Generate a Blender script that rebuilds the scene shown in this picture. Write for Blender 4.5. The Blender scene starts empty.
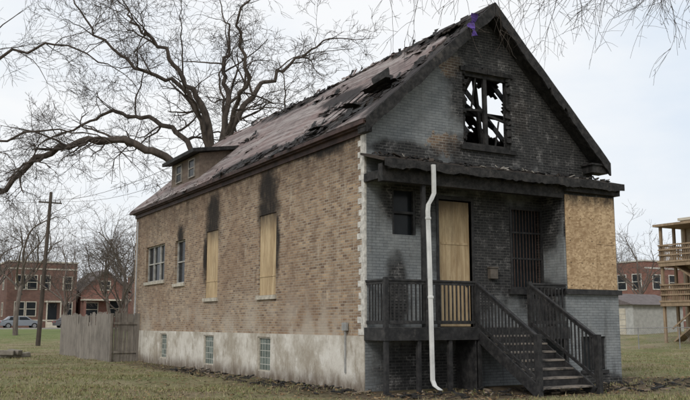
import bpy, math, random
import numpy as np
from mathutils import Vector, noise, Matrix
random.seed(11); rng=np.random.default_rng(5)
scene=bpy.context.scene
COL=scene.collection
# ------------------------------------------------------------------ helpers
def link_parent(o,parent):
    COL.objects.link(o)
    if parent: o.parent=parent
    return o
def empty(name):
    e=bpy.data.objects.new(name,None); e.empty_display_size=0.5
    COL.objects.link(e); return e
class MB:
    def __init__(s): s.v=[];s.f=[];s.m=[]
    def poly(s,pts,mi=0):
        b=len(s.v); s.v+= [tuple(p) for p in pts]; s.f.append(tuple(range(b,b+len(pts)))); s.m.append(mi)
    def box(s,a,b,mi=0):
        x0,y0,z0=a;x1,y1,z1=b
        c=[(x0,y0,z0),(x1,y0,z0),(x1,y1,z0),(x0,y1,z0),(x0,y0,z1),(x1,y0,z1),(x1,y1,z1),(x0,y1,z1)]
        s.hexa(c,mi)
    def hexa(s,c,mi=0):
        k=len(s.v); s.v+=[tuple(p) for p in c]
        for f in [(0,3,2,1),(4,5,6,7),(0,1,5,4),(1,2,6,5),(2,3,7,6),(3,0,4,7)]:
            s.f.append(tuple(k+i for i in f)); s.m.append(mi)
    def beam(s,p0,p1,w,h,mi=0,up=(0,0,1)):
        p0=Vector(p0);p1=Vector(p1);d=(p1-p0).normalized();u=Vector(up)
        if abs(d.dot(u))>0.99: u=Vector((0,1,0))
        r=d.cross(u).normalized();u=r.cross(d).normalized()
        r=r*w/2;u=u*h/2
        s.hexa([p0-r-u,p0+r-u,p0+r+u,p0-r+u,p1-r-u,p1+r-u,p1+r+u,p1-r+u],mi)
    def sections(s,secs,mi=0):
        """list of equal-length rings -> closed skin"""
        k=len(s.v); n=len(secs[0])
        for r in secs: s.v+=[tuple(p) for p in r]
        for i in range(len(secs)-1):
            for j in range(n):
                j2=(j+1)%n; s.f.append((k+i*n+j,k+i*n+j2,k+(i+1)*n+j2,k+(i+1)*n+j)); s.m.append(mi)
        s.f.append(tuple(k+j for j in range(n))[::-1]); s.m.append(mi)
        s.f.append(tuple(k+(len(secs)-1)*n+j for j in range(n))); s.m.append(mi)
    def tube(s,pts,rad,n=6,mi=0,cap=True):
        k=len(s.v); N=len(pts); pts=[Vector(p) for p in pts]
        ref=Vector((0.31,0.77,0.55))
        for i,p in enumerate(pts):
            d=(pts[min(i+1,N-1)]-pts[max(i-1,0)]).normalized()
            a=d.cross(ref)
            if a.length<0.05: a=d.cross(Vector((1,0,0)))
            a.normalize(); b=d.cross(a)
            for j in range(n):
                t=2*math.pi*j/n
                q=p+(a*math.cos(t)+b*math.sin(t))*rad[i]
                s.v.append((q.x,q.y,q.z))
        for i in range(N-1):
            for j in range(n):
                j2=(j+1)%n
                s.f.append((k+i*n+j,k+i*n+j2,k+(i+1)*n+j2,k+(i+1)*n+j)); s.m.append(mi)
        if cap:
            s.f.append(tuple(k+j for j in range(n))[::-1]); s.m.append(mi)
            s.f.append(tuple(k+(N-1)*n+j for j in range(n))); s.m.append(mi)
    def finish(s,name,mats,parent=None,smooth=False,bevel=0):
        me=bpy.data.meshes.new(name); me.from_pydata(s.v,[],s.f)
        for m in mats: me.materials.append(m)
        me.polygons.foreach_set('material_index',s.m)
        if smooth: me.polygons.foreach_set('use_smooth',[True]*len(s.f))
        me.update()
        o=bpy.data.objects.new(name,me); link_parent(o,parent)
        if bevel:
            b=o.modifiers.new('bevel','BEVEL'); b.width=bevel; b.segments=2; b.limit_method='ANGLE'
        return o
def fastmesh(name,verts,faces_n,mat,parent=None):
    me=bpy.data.meshes.new(name); n=len(verts); nf=n//faces_n
    me.vertices.add(n); me.vertices.foreach_set('co',verts.astype(np.float32).ravel())
    me.loops.add(n); me.loops.foreach_set('vertex_index',np.arange(n,dtype=np.int32))
    me.polygons.add(nf); me.polygons.foreach_set('loop_start',np.arange(0,n,faces_n,dtype=np.int32))
    me.polygons.foreach_set('loop_total',np.full(nf,faces_n,dtype=np.int32))
    me.materials.append(mat); me.update(calc_edges=True); me.validate()
    o=bpy.data.objects.new(name,me); return link_parent(o,parent)

class M:
    def __init__(s,name,rough=0.85,spec=0.25):
        s.mat=bpy.data.materials.new(name); s.mat.use_nodes=True
        s.nt=s.mat.node_tree; s.b=s.nt.nodes['Principled BSDF']
        s.b.inputs['Roughness'].default_value=rough
        s.b.inputs['Specular IOR Level'].default_value=spec
        s._co=None
    def n(s,t,**kw):
        x=s.nt.nodes.new(t)
        for k,v in kw.items(): setattr(x,k,v)
        return x
    def put(s,sock,val):
        if isinstance(val,bpy.types.NodeSocket): s.nt.links.new(val,sock)
        elif isinstance(val,(tuple,list)):
            sock.default_value=tuple(val)+((1,) if len(val)==3 and len(sock.default_value)==4 else ())
        else: sock.default_value=val
    def co(s):
        if s._co is None:
            tc=s.n('ShaderNodeTexCoord'); sp=s.n('ShaderNodeSeparateXYZ')
            s.nt.links.new(tc.outputs['Object'],sp.inputs[0])
            s._co=(tc.outputs['Object'],sp.outputs[0],sp.outputs[1],sp.outputs[2])
        return s._co
    def math(s,op,a,b=0.0,clamp=False):
        x=s.n('ShaderNodeMath',operation=op,use_clamp=clamp); s.put(x.inputs[0],a); s.put(x.inputs[1],b); return x.outputs[0]
    def comb(s,a,b,c=0.0):
        x=s.n('ShaderNodeCombineXYZ'); s.put(x.inputs[0],a);s.put(x.inputs[1],b);s.put(x.inputs[2],c); return x.outputs[0]
    def noise(s,scale,vec=None,detail=5,rough=0.6,stretch=None,dist=0.0):
        x=s.n('ShaderNodeTexNoise'); v=vec if vec is not None else s.co()[0]
        if stretch:
            m=s.n('ShaderNodeMapping'); s.put(m.inputs['Vector'],v); m.inputs['Scale'].default_value=stretch; v=m.outputs[0]
        s.put(x.inputs['Vector'],v); x.inputs['Scale'].default_value=scale; x.inputs['Detail'].default_value=detail
        x.inputs['Roughness'].default_value=rough; x.inputs['Distortion'].default_value=dist
        return x.outputs['Fac']
    def rng(s,v,a,b,c=0.0,d=1.0,smooth=True):
        x=s.n('ShaderNodeMapRange'); x.interpolation_type='SMOOTHSTEP' if smooth else 'LINEAR'
        s.put(x.inputs[0],v); x.inputs[1].default_value=a;x.inputs[2].default_value=b;x.inputs[3].default_value=c;x.inputs[4].default_value=d
        return x.outputs[0]
    def mix(s,f,a,b,mode='MIX'):
        x=s.n('ShaderNodeMix',data_type='RGBA',blend_type=mode)
        s.put(x.inputs[0],f); s.put(x.inputs[6],a); s.put(x.inputs[7],b); return x.outputs[2]
    def brick(s,u,v,w,h,mort,c1,c2,cm,bias=0.0,off=0.5):
        x=s.n('ShaderNodeTexBrick'); x.offset=off; s.put(x.inputs['Vector'],s.comb(u,v))
        s.put(x.inputs['Color1'],c1);s.put(x.inputs['Color2'],c2);s.put(x.inputs['Mortar'],cm)
        x.inputs['Scale'].default_value=1; x.inputs['Mortar Size'].default_value=mort; x.inputs['Mortar Smooth'].default_value=0.2
        x.inputs['Brick Width'].default_value=w; x.inputs['Row Height'].default_value=h; x.inputs['Bias'].default_value=bias
        return x.outputs['Color'],x.outputs['Fac']
    def blobs(s,u,z,lst,k=0.9,lo=0.0,hi=0.4,nscale=1.3):
        cur=None
        for (cu,cz,ru,rz) in lst:
            a=s.math('DIVIDE',s.math('SUBTRACT',u,cu),ru); b=s.math('DIVIDE',s.math('SUBTRACT',z,cz),rz)
            d=s.math('SQRT',s.math('ADD',s.math('MULTIPLY',a,a),s.math('MULTIPLY',b,b)))
            e=s.math('SUBTRACT',1.0,d)
            cur=e if cur is None else s.math('MAXIMUM',cur,e)
        cur=s.math('MAXIMUM',cur,-1.0)
        nn=s.math('MULTIPLY',s.math('SUBTRACT',s.noise(nscale,detail=7,rough=0.68),0.5),k)
        return s.rng(s.math('ADD',cur,nn),lo,hi)
    def color(s,c): s.put(s.b.inputs['Base Color'],c)
    def bump(s,h,dist=0.01,strength=0.6):
        x=s.n('ShaderNodeBump'); x.inputs['Distance'].default_value=dist; x.inputs['Strength'].default_value=strength
        s.put(x.inputs['Height'],h); s.nt.links.new(x.outputs[0],s.b.inputs['Normal'])

# ------------------------------------------------------------------ materials
def mat_plain(name,c,rough=0.8,var=0.25,ns=3.0,spec=0.25,bump=0.0,stretch=None):
    m=M(name,rough,spec); n=m.noise(ns,detail=6,rough=0.65,stretch=stretch)
    d=tuple(x*(1-var) for x in c); l=tuple(min(1,x*(1+var)) for x in c)
    m.color(m.mix(m.rng(n,0.3,0.7),d,l))
    if bump: m.bump(n,bump)
    return m.mat
def mat_sidebrick():
    m=M('common_brick',0.9); v,x,y,z=m.co()
    c,f=m.brick(y,z,0.215,0.072,0.010,(0.37,0.235,0.135),(0.125,0.075,0.05),(0.35,0.31,0.255),bias=-0.05)
    c2,f2=m.brick(m.math('ADD',y,51.17),m.math('ADD',z,36.0),0.215,0.072,0.0,(0.46,0.36,0.25),(0.085,0.055,0.045),(0.4,0.3,0.2),bias=-0.05)
    c=m.mix(m.math('MULTIPLY',m.math('SUBTRACT',1.0,f),0.52),c,c2)
    big=m.noise(0.4,detail=5,rough=0.65)
    c=m.mix(m.rng(big,0.42,0.66,0,0.42),c,(0.20,0.125,0.08))
    med=m.noise(2.2,detail=7,rough=0.75)
    c=m.mix(m.rng(med,0.46,0.68,0,0.6),c,(0.125,0.08,0.055))
    low=m.math('MULTIPLY',m.rng(z,1.3,3.0,1,0),m.rng(m.noise(1.1,detail=6),0.42,0.62))
    c=m.mix(m.math('MULTIPLY',low,0.6),c,(0.48,0.43,0.36))
    wash=m.rng(m.noise(3.5,detail=7,rough=0.75,stretch=(1,1,0.35)),0.53,0.68,0,0.55)
    c=m.mix(wash,c,(0.46,0.40,0.315))
    c=m.mix(m.math('MULTIPLY',m.rng(z,4.8,6.3),m.rng(med,0.3,0.6,0.2,0.8)),c,(0.085,0.058,0.042))
    st=m.noise(5,detail=6,rough=0.7,stretch=(1,1,0.25))
    soot=m.blobs(y,z,[(5.62,5.45,1.0,1.4),(5.6,5.0,1.2,0.9),(5.0,3.9,.35,1.4),(10.2,5.3,0.95,1.35),(10.25,4.8,1.05,0.9),(10.9,3.9,.3,1.3),(13.6,4.9,0.6,0.6),(2.0,6.3,2.8,.45),(8,6.4,3,.3)],k=0.8,lo=0.02,hi=0.66,nscale=2.2)
    soot=m.math('MULTIPLY',soot,m.rng(st,0.15,0.55,0.65,1.0))
    c=m.mix(m.math('MULTIPLY',soot,0.97),c,(0.014,0.012,0.011))
    m.color(c); m.bump(m.math('SUBTRACT',m.math('MULTIPLY',med,0.4),f),0.010,0.7); return m.mat
def mat_frontbrick(name,axis,soot,k=0.9,hi=0.35,peel=(),tone=1.0):
    m=M(name,0.8); v,x,y,z=m.co(); u=x if axis=='x' else y
    t=lambda *c: tuple(q*tone for q in c)
    c,f=m.brick(u,z,0.215,0.072,0.008,t(0.205,0.22,0.225),t(0.16,0.172,0.178),t(0.11,0.118,0.122))
    n=m.noise(1.5,detail=8,rough=0.75)
    c=m.mix(m.rng(n,0.42,0.66,0,0.6),c,t(0.27,0.28,0.275))
    n5=m.noise(0.8,detail=7,rough=0.7); c=m.mix(m.rng(n5,0.5,0.7,0,0.5),c,t(0.12,0.125,0.125))
    fine=m.noise(9,detail=6,rough=0.75)
    c=m.mix(m.rng(fine,0.54,0.72,0,0.4),c,t(0.075,0.08,0.082))
    streak=m.noise(3.2,detail=6,rough=0.7,stretch=(1,1,0.2)); c=m.mix(m.rng(streak,0.52,0.70,0,0.5),c,(0.06,0.058,0.055))
    cb,_=m.brick(u,z,0.215,0.072,0.011,(0.24,0.165,0.11),(0.12,0.085,0.065),(0.30,0.275,0.235))
    pm=m.rng(m.noise(2.6,detail=8,rough=0.75),0.64,0.68)
    c=m.mix(pm,c,cb)
    if peel:
        p=m.blobs(u,z,peel,k=2.4,lo=0.25,hi=0.38,nscale=4.5); c=m.mix(p,c,cb)
    if soot:
        s=m.blobs(u,z,soot,k=k,lo=0.0,hi=hi)  # blackening mask: soot marks, plus shade painted under the porch on the front
        cs,_=m.brick(u,z,0.215,0.072,0.011,(0.026,0.025,0.025),(0.010,0.010,0.010),(0.06,0.058,0.055))
        spall=m.rng(m.noise(2.4,detail=9,rough=0.82),0.5,0.62,0,0.8)
        cs=m.mix(spall,cs,m.brick(u,z,0.215,0.072,0.012,(0.13,0.125,0.12),(0.05,0.048,0.046),(0.23,0.22,0.21))[0])
        c=m.mix(m.math('MULTIPLY',s,0.96),c,cs)
    m.color(c); m.bump(m.math('SUBTRACT',m.math('MULTIPLY',fine,0.5),f),0.01,0.7); return m.mat
def mat_concrete():
    m=M('parged_concrete',0.9); v,x,y,z=m.co()
    n=m.noise(0.9,detail=8,rough=0.7); n2=m.noise(4,detail=7,rough=0.75,stretch=(1,1,0.4)); n3=m.noise(18,detail=4)
    c=m.mix(m.rng(n,0.36,0.62),(0.34,0.30,0.24),(0.60,0.57,0.51))
    c=m.mix(m.rng(n2,0.50,0.68,0,0.7),c,(0.25,0.21,0.16))
    c=m.mix(m.rng(n3,0.55,0.8,0,0.3),c,(0.25,0.23,0.2))
    pt=m.rng(m.noise(1.8,detail=7,rough=0.7),0.58,0.62,0,0.5); c=m.mix(pt,c,(0.66,0.64,0.59))
    c=m.mix(m.math('MULTIPLY',m.rng(z,0.0,0.5,1,0),m.rng(n2,0.3,0.6,0.4,1)),c,(0.13,0.10,0.075))
    m.color(c); m.bump(m.math('ADD',n2,m.math('MULTIPLY',n3,0.4)),0.02,0.6); return m.mat
def mat_roof():
    m=M('burned_shingles',0.85); v,x,y,z=m.co(); sl=m.math('MULTIPLY',x,1.381)
    c,f=m.brick(y,sl,0.31,0.145,0.012,(0.24,0.19,0.178),(0.14,0.108,0.103),(0.04,0.034,0.034))
    c1,_=m.brick(m.math('ADD',y,40.3),m.math('ADD',sl,14.5),0.31,0.145,0.0,(0.31,0.26,0.245),(0.12,0.088,0.084),(0.1,0.1,0.1))
    c=m.mix(0.45,c,c1)
    band=m.noise(1.0,detail=7,rough=0.75,stretch=(2.4,0.16,2.4))
    c=m.mix(m.rng(band,0.46,0.60,0,0.75),c,(0.36,0.325,0.31))
    band2=m.noise(1.7,detail=7,rough=0.78,stretch=(2.0,0.35,2.0))
    c=m.mix(m.rng(band2,0.53,0.63,0,0.75),c,(0.06,0.046,0.044))
    big=m.noise(0.6,detail=5); c=m.mix(m.rng(big,0.45,0.7,0,0.4),c,(0.22,0.13,0.115))
    s=m.blobs(y,x,[(1.2,0.9,2.0,1.3),(3.0,0.1,2.6,0.7),(-0.3,2.0,1.0,3.0),(1.0,3.6,2.6,0.6),(7.0,0.0,3.5,0.45),(11,3.5,3.5,0.5),(5,2.2,1.6,.5)],k=0.9,lo=-0.02,hi=0.45,nscale=1.8)
    c=m.mix(m.math('MULTIPLY',s,0.9),c,(0.018,0.016,0.016))
    m.color(c); m.bump(m.math('SUBTRACT',m.noise(30,detail=3),m.math('MULTIPLY',f,2.0)),0.012,0.8); return m.mat
def mat_wood(name,a,b,axis='z',rough=0.75,grain=14,dark=None):
    m=M(name,rough); st={'z':(1,1,0.06),'x':(0.06,1,1),'y':(1,0.06,1)}[axis]
    n=m.noise(grain,detail=6,rough=0.7,stretch=st,dist=0.6)
    c=m.mix(m.rng(n,0.3,0.7),a,b)
    n2=m.noise(1.3,detail=6,rough=0.7)
    c=m.mix(m.rng(n2,0.42,0.72,0,0.55),c,dark or tuple(q*0.45 for q in a))
    m.color(c); m.bump(n,0.006,0.5); return m.mat
def mat_ply():
    m=M('plywood_board',0.75); v,x,y,z=m.co()
    n=m.noise(9,detail=6,rough=0.7,stretch=(1,1,0.07),dist=0.8)
    c=m.mix(m.rng(n,0.3,0.7),(0.33,0.23,0.125),(0.54,0.42,0.26))
    vo=m.n('ShaderNodeTexVoronoi'); mp=m.n('ShaderNodeMapping'); m.put(mp.inputs[0],v); mp.inputs['Scale'].default_value=(2.5,2.5,0.8)
    m.put(vo.inputs['Vector'],mp.outputs[0]); vo.inputs['Scale'].default_value=1.6
    c=m.mix(m.rng(vo.outputs['Distance'],0.0,0.09,0.75,0),c,(0.20,0.115,0.055))
    w=m.noise(2.5,detail=7,rough=0.75,stretch=(1,1,0.3)); c=m.mix(m.rng(w,0.46,0.66,0,0.65),c,(0.25,0.175,0.10))
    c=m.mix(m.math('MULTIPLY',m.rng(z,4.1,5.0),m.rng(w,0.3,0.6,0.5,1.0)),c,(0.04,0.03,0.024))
    m.color(c); m.bump(n,0.004,0.5); return m.mat
def mat_osb():
    m=M('weathered_osb_board',0.7); v,x,y,z=m.co()
    vo=m.n('ShaderNodeTexVoronoi'); mp=m.n('ShaderNodeMapping'); m.put(mp.inputs[0],v); mp.inputs['Scale'].default_value=(14,14,26); mp.inputs['Rotation'].default_value=(0.5,0.6,0.4)
    m.put(vo.inputs['Vector'],mp.outputs[0]); vo.inputs['Scale'].default_value=1
    sp=m.n('ShaderNodeSeparateColor'); m.put(sp.inputs[0],vo.outputs['Color'])
    c=m.mix(sp.outputs[0],(0.31,0.205,0.11),(0.60,0.44,0.27))
    g=m.noise(3,detail=7,rough=0.75,stretch=(1,1,0.35))
    c=m.mix(m.rng(g,0.46,0.7,0,0.65),c,(0.25,0.155,0.08))
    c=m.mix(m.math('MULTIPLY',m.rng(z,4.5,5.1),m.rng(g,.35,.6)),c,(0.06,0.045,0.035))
    m.color(c); m.bump(sp.outputs[1],0.004,0.4); return m.mat
def mat_char(name='charred_wood',lo=(0.008,0.008,0.008),hi=(0.045,0.042,0.040)):
    m=M(name,0.7,0.25); n=m.noise(6,detail=8,rough=0.75); n2=m.noise(1.6,detail=6,rough=0.7)
    c=m.mix(m.rng(n,0.35,0.7),lo,hi); c=m.mix(m.rng(n2,0.58,0.70,0,0.55),c,(0.10,0.088,0.078)); m.color(c); m.bump(n,0.02,0.8); return m.mat
def mat_blackpaint():
    m=M('black_painted_wood',0.6,0.3); n=m.noise(7,detail=6,rough=0.7)
    c=m.mix(m.rng(n,0.35,0.7),(0.014,0.014,0.015),(0.045,0.043,0.042)); c=m.mix(m.rng(m.noise(3,detail=7,rough=.75),.6,.68,0,.5),c,(0.12,0.11,0.10)); m.color(c); m.bump(n,0.005,0.4); return m.mat
def mat_tread():
    m=M('worn_step_boards',0.7); n=m.noise(5,detail=8,rough=0.75,stretch=(0.4,1,1)); n2=m.noise(14,detail=5)
    c=m.mix(m.rng(n,0.38,0.58),(0.05,0.048,0.046),(0.24,0.21,0.18)); c=m.mix(m.rng(n2,0.55,0.72,0,0.6),c,(0.34,0.27,0.19)); m.color(c); m.bump(n,0.006,0.5); return m.mat
def mat_bgbrick(name,c1,c2,cm):
    m=M(name,0.9); v,x,y,z=m.co(); u=m.math('ADD',x,y)
    c,f=m.brick(u,z,0.3,0.1,0.012,c1,c2,cm); n=m.noise(0.7,detail=6,rough=0.7)
    c=m.mix(m.rng(n,0.4,0.7,0,0.35),c,tuple(q*0.5 for q in c2)); m.color(c); return m.mat
def mat_glass(name='window_glass',c=(0.012,0.014,0.016),spec=0.12):
    m=M(name,0.15,spec); n=m.noise(2.0,detail=3); m.color(m.mix(n,c,tuple(q*2.2 for q in c))); m.bump(m.noise(1.5,detail=2),0.01,0.2); return m.mat
def mat_ground():
    m=M('ground_dead_grass_and_soil',0.95,0.1); v,x,y,z=m.co()
    n=m.noise(0.22,detail=8,rough=0.7); n2=m.noise(1.1,detail=8,rough=0.75); n3=m.noise(7,detail=8,rough=0.8); n4=m.noise(0.4,detail=7,rough=0.7)
    c=m.mix(m.rng(n2,0.35,0.65),(0.21,0.19,0.10),(0.29,0.25,0.155))
    c=m.mix(m.rng(n4,0.43,0.6,0,0.75),c,(0.135,0.155,0.06))
    c=m.mix(m.rng(n,0.50,0.60,0,0.85),c,(0.24,0.185,0.125))
    c=m.mix(m.rng(n3,0.5,0.68,0,0.6),c,(0.08,0.065,0.04))
    c=m.mix(m.rng(m.noise(22,detail=5,rough=0.8),0.52,0.7,0,0.45),c,(0.36,0.32,0.20))
    far=m.math('MULTIPLY',m.rng(y,50,60),m.rng(y,80,83,1,0))
    c=m.mix(m.math('MULTIPLY',far,0.7),c,(0.14,0.19,0.065))
    w=m.blobs(x,y,[(-0.2,2.0,2.1,6.5),(3.5,-1.5,5.5,2.8),(8.8,-0.5,4.4,3.2),(-0.3,12,1.5,8)],k=1.0,lo=0.02,hi=0.6,nscale=1.4)
    c=m.mix(m.math('MULTIPLY',w,0.86),c,m.mix(n3,(0.04,0.031,0.024),(0.125,0.09,0.062)))
    m.color(c); m.bump(m.math('ADD',n3,n2),0.06,0.9); return m.mat
def mat_island(name,cols,rough=0.8):
    m=M(name,rough,0.15); g=m.n('ShaderNodeNewGeometry'); r=m.n('ShaderNodeValToRGB'); m.put(r.inputs[0],g.outputs['Random Per Island'])
    e=r.color_ramp.elements
    while len(e)<len(cols): e.new(0.5)
    for i,c in enumerate(cols): e[i].position=i/(len(cols)-1)
    for i,c in enumerate(cols): e[i].color=c+(1,)
    m.color(r.outputs[0]); return m.mat
def mat_bark(name='bark',a=(0.04,0.033,0.028),b=(0.11,0.09,0.076)):
    m=M(name,0.9,0.15); n=m.noise(5,detail=6,rough=0.7,stretch=(1,1,0.3)); m.color(m.mix(m.rng(n,0.3,0.7),a,b)); m.bump(n,0.03,0.8); return m.mat
def mat_glassblock():
    m=M('glass_block',0.25,0.3); v,x,y,z=m.co(); c,f=m.brick(y,z,0.2,0.2,0.012,(0.08,0.10,0.09),(0.19,0.225,0.205),(0.40,0.40,0.36),off=0.0); m.color(c); m.bump(m.noise(9,detail=3),0.02,0.5); return m.mat

SIDE=mat_sidebrick()
FRONT=mat_frontbrick('painted_brick_front','x',[(5.9,7.4,2.7,2.8),(3.9,9.2,1.9,1.9),(3.3,7.6,1.1,1.3),(3.9,6.0,2.2,0.75),(6.8,6.2,2.2,1.0),(3.6,3.6,2.1,2.5),(1.3,4.6,1.3,0.9),(2.1,5.2,2.4,0.5),(1.2,5.9,1.6,.35),(5.3,3.6,1.5,2.4),(0.9,2.3,0.5,1.3),(1.6,0.2,1.9,1.6)],k=1.15,hi=0.5,peel=[(2.5,6.2,.9,.4),(2.75,8.35,.5,.5),(5.0,7.3,.5,.8)])  # last blob of the first list is painted shade below the porch floor
BAYM=mat_frontbrick('painted_brick_bay','x',[(5.7,4.6,0.5,1.0),(6.7,5.2,1.6,0.25),(6.6,0.0,1.5,.45)],k=0.7,tone=1.15)
BAYS=mat_frontbrick('painted_brick_bay_side','y',[(-0.1,4.6,0.9,1.5),(-0.1,2.0,0.5,1.0)],k=0.8)
CONC=mat_concrete(); ROOF=mat_roof(); CHAR=mat_char(); BLK=mat_blackpaint(); TREAD=mat_tread()
DECK=mat_wood('scorched_roof_deck',(0.018,0.015,0.013),(0.065,0.05,0.04),'y',grain=8)
OSB=mat_osb(); PLY=mat_ply()
WHITE=mat_plain('white_paint_weathered',(0.50,0.48,0.44),0.6,0.3,8)
PVC=mat_plain('white_downspout',(0.60,0.60,0.58),0.4,0.18,2.2,0.4)
STONE=mat_plain('limestone_sill',(0.42,0.385,0.32),0.85,0.25,7,bump=0.005)
GUT=mat_plain('brown_gutter',(0.05,0.03,0.026),0.6,0.5,2.5)
GLASS=mat_glass(); GBLK=mat_glassblock()
DORM=mat_wood('dormer_shakes',(0.12,0.09,0.07),(0.20,0.155,0.12),'y',grain=10)
DARKIN=mat_plain('dark_interior',(0.012,0.011,0.010),0.9,0.4,2)  # near-black colour for the closed inside of the house
FENCE=mat_wood('weathered_fence_wood',(0.155,0.135,0.115),(0.29,0.26,0.225),'z',grain=12)
BARK=mat_bark(); BARKL=mat_bark('bark_light',(0.085,0.07,0.06),(0.18,0.15,0.13))
GROUND=mat_ground()
ASPH=mat_plain('asphalt',(0.055,0.055,0.057),0.9,0.2,4)
WALKM=mat_plain('concrete_walk',(0.33,0.32,0.29),0.9,0.15,3)

# ------------------------------------------------------------------ terrain
def sm(t): t=np.clip(t,0,1); return t*t*(3-2*t)
def hgt(x,y):
    x=np.asarray(x,float);y=np.asarray(y,float)
    far=0.95*sm((np.maximum(y-45,x-26))/28)
    r=np.hypot(x-4,y-8)
    bumps=(0.035*np.sin(x*0.9+1.3*np.sin(y*0.7))+0.03*np.sin(y*1.3+x*0.33)+0.02*np.sin(x*2.3+y*1.9))
    dx=np.maximum(np.maximum(-0.6-x,x-8.4),0); dy=np.maximum(np.maximum(-3.4-y,y-20),0)
    k=sm(np.hypot(dx,dy)/2.0)
    return far+bumps*k*np.clip(1-(r-30)/40,0.0,1)
def axis(c0,c1,step):
    a=list(np.arange(c0,c1+1e-6,step)); s=step; x=a[-1]
    while x<1800: s*=1.35; x+=s; a.append(x)
    s=step; x=a[0]; b=[]
    while x>-1800: s*=1.35; x-=s; b.append(x)
    return np.array(b[::-1]+a)
ax=axis(-30,60,0.6); ay=axis(-22,95,0.6)
X,Y=np.meshgrid(ax,ay); Z=hgt(X,Y); nx,ny=len(ax),len(ay)
me=bpy.data.meshes.new('ground'); idx=np.arange(nx*ny).reshape(ny,nx)
q=np.stack([idx[:-1,:-1],idx[:-1,1:],idx[1:,1:],idx[1:,:-1]],-1).reshape(-1,4)
me.vertices.add(nx*ny); me.vertices.foreach_set('co',np.stack([X,Y,Z],-1).astype(np.float32).ravel())
me.loops.add(q.size); me.loops.foreach_set('vertex_index',q.astype(np.int32).ravel())
me.polygons.add(len(q)); me.polygons.foreach_set('loop_start',np.arange(0,q.size,4,dtype=np.int32)); me.polygons.foreach_set('loop_total',np.full(len(q),4,dtype=np.int32))
me.polygons.foreach_set('use_smooth',[True]*len(q)); me.materials.append(GROUND); me.update(calc_edges=True)
link_parent(bpy.data.objects.new('ground',me),None)
b=MB(); b.box((-400,84,0.90),(400,92,0.975)); b.finish('road',[ASPH])
b=MB(); b.box((-400,81.6,0.90),(400,83.2,1.0)); b.box((-400,83.82,0.90),(400,83.997,1.09)); b.finish('sidewalk',[WALKM])

# ------------------------------------------------------------------ house
house=empty('brick_house')
W=7.7; L=19.7; FT=1.3; EZ=6.46
rx0,rx1,rid,rz1=-0.20,7.95,3.85,10.14
ZL,ZR=6.50,6.12
def ztop(x): return ZL+(rz1-ZL)*(x-rx0)/(rid-rx0) if x<rid else ZR+(rz1-ZR)*(rx1-x)/(rx1-rid)
def zund(x): return ztop(x)-0.16
def wall_cells(b,pl,u0,u1,z0,z1,ops,mi,depth=0.28,mr=None,off=0.0):
    P=(lambda u,z,d:(off+d,u,z)) if pl=='x' else (lambda u,z,d:(u,off+d,z))
    us=sorted(set([u0,u1]+[o[0] for o in ops]+[o[1] for o in ops])); zs=sorted(set([z0,z1]+[o[2] for o in ops]+[o[3] for o in ops]))
    us=[u for u in us if u0<=u<=u1]; zs=[z for z in zs if z0<=z<=z1]
    for i in range(len(us)-1):
        for j in range(len(zs)-1):
            cu=(us[i]+us[i+1])/2; cz=(zs[j]+zs[j+1])/2
            if any(o[0]<cu<o[1] and o[2]<cz<o[3] for o in ops): continue
            b.poly([P(us[i],zs[j],0),P(us[i+1],zs[j],0),P(us[i+1],zs[j+1],0),P(us[i],zs[j+1],0)],mi)
    for (a,c,e,f) in ops:
        e=max(e,z0)
        r=mi if mr is None else mr
        b.poly([P(a,e,0),P(a,f,0),P(a,f,depth),P(a,e,depth)],r); b.poly([P(c,e,0),P(c,f,0),P(c,f,depth),P(c,e,depth)],r)
        b.poly([P(a,f,0),P(c,f,0),P(c,f,depth),P(a,f,depth)],r); b.poly([P(a,e,0),P(c,e,0),P(c,e,depth),P(a,e,depth)],r)
winS=[(5.02,6.24,2.42,4.85),(9.66,10.82,2.46,4.78),(13.06,14.2,3.1,4.74),(15.5,18.0,3.3,4.78)]
b=MB(); wall_cells(b,'x',0,L,FT,EZ,winS,0); b.finish('side_wall',[SIDE],house)
winB=[(5.28,6.2,0.2,1.2),(9.84,10.8,0.2,1.2),(14.85,15.7,0.25,1.2)]
b=MB(); wall_cells(b,'x',0.0,L,-0.3,FT,winB,0,off=-0.03); b.poly([(-0.03,0,FT),(0,0,FT),(0,L,FT),(-0.03,L,FT)]); b.poly([(-0.03,0,-.3),(0.0,0,-.3),(0.0,0,FT),(-0.03,0,FT)])
b.finish('foundation',[CONC],house)
fo=[(0.8,1.5,3.77,4.9),(2.2,3.24,1.5,4.75),(4.54,5.68,2.5,4.7)]
zl=lambda x: zund(x)
GB=5.95
b=MB(); wall_cells(b,'y',0,W,-0.3,GB,fo,0)
gw=(3.06,4.68,6.25,8.27)
b.poly([(0,0,GB),(gw[0],0,GB),(gw[0],0,zl(gw[0])),(0,0,zl(0))])
b.poly([(gw[1],0,GB),(W,0,GB),(W,0,zl(W)),(gw[1],0,zl(gw[1]))])
b.poly([(gw[0],0,GB),(gw[1],0,GB),(gw[1],0,gw[2]),(gw[0],0,gw[2])])
b.poly([(gw[0],0,gw[3]),(gw[1],0,gw[3]),(gw[1],0,zl(gw[1])),(rid,0,zl(rid)),(gw[0],0,zl(gw[0]))])
for x in gw[:2]: b.poly([(x,0,gw[2]),(x,0,gw[3]),(x,0.3,gw[3]),(x,0.3,gw[2])])
for z in gw[2:]: b.poly([(gw[0],0,z),(gw[1],0,z),(gw[1],0.3,z),(gw[0],0.3,z)])
b.finish('front_wall',[FRONT],house)
b=MB(); b.poly([(W,0,-.3),(W,L,-.3),(W,L,6.05),(W,0,6.05)]); b.poly([(0,L,-.3),(W,L,-.3),(W,L,zl(W)),(rid,L,zl(rid)),(0,L,zl(0))]); b.finish('rear_walls',[SIDE],house)
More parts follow.
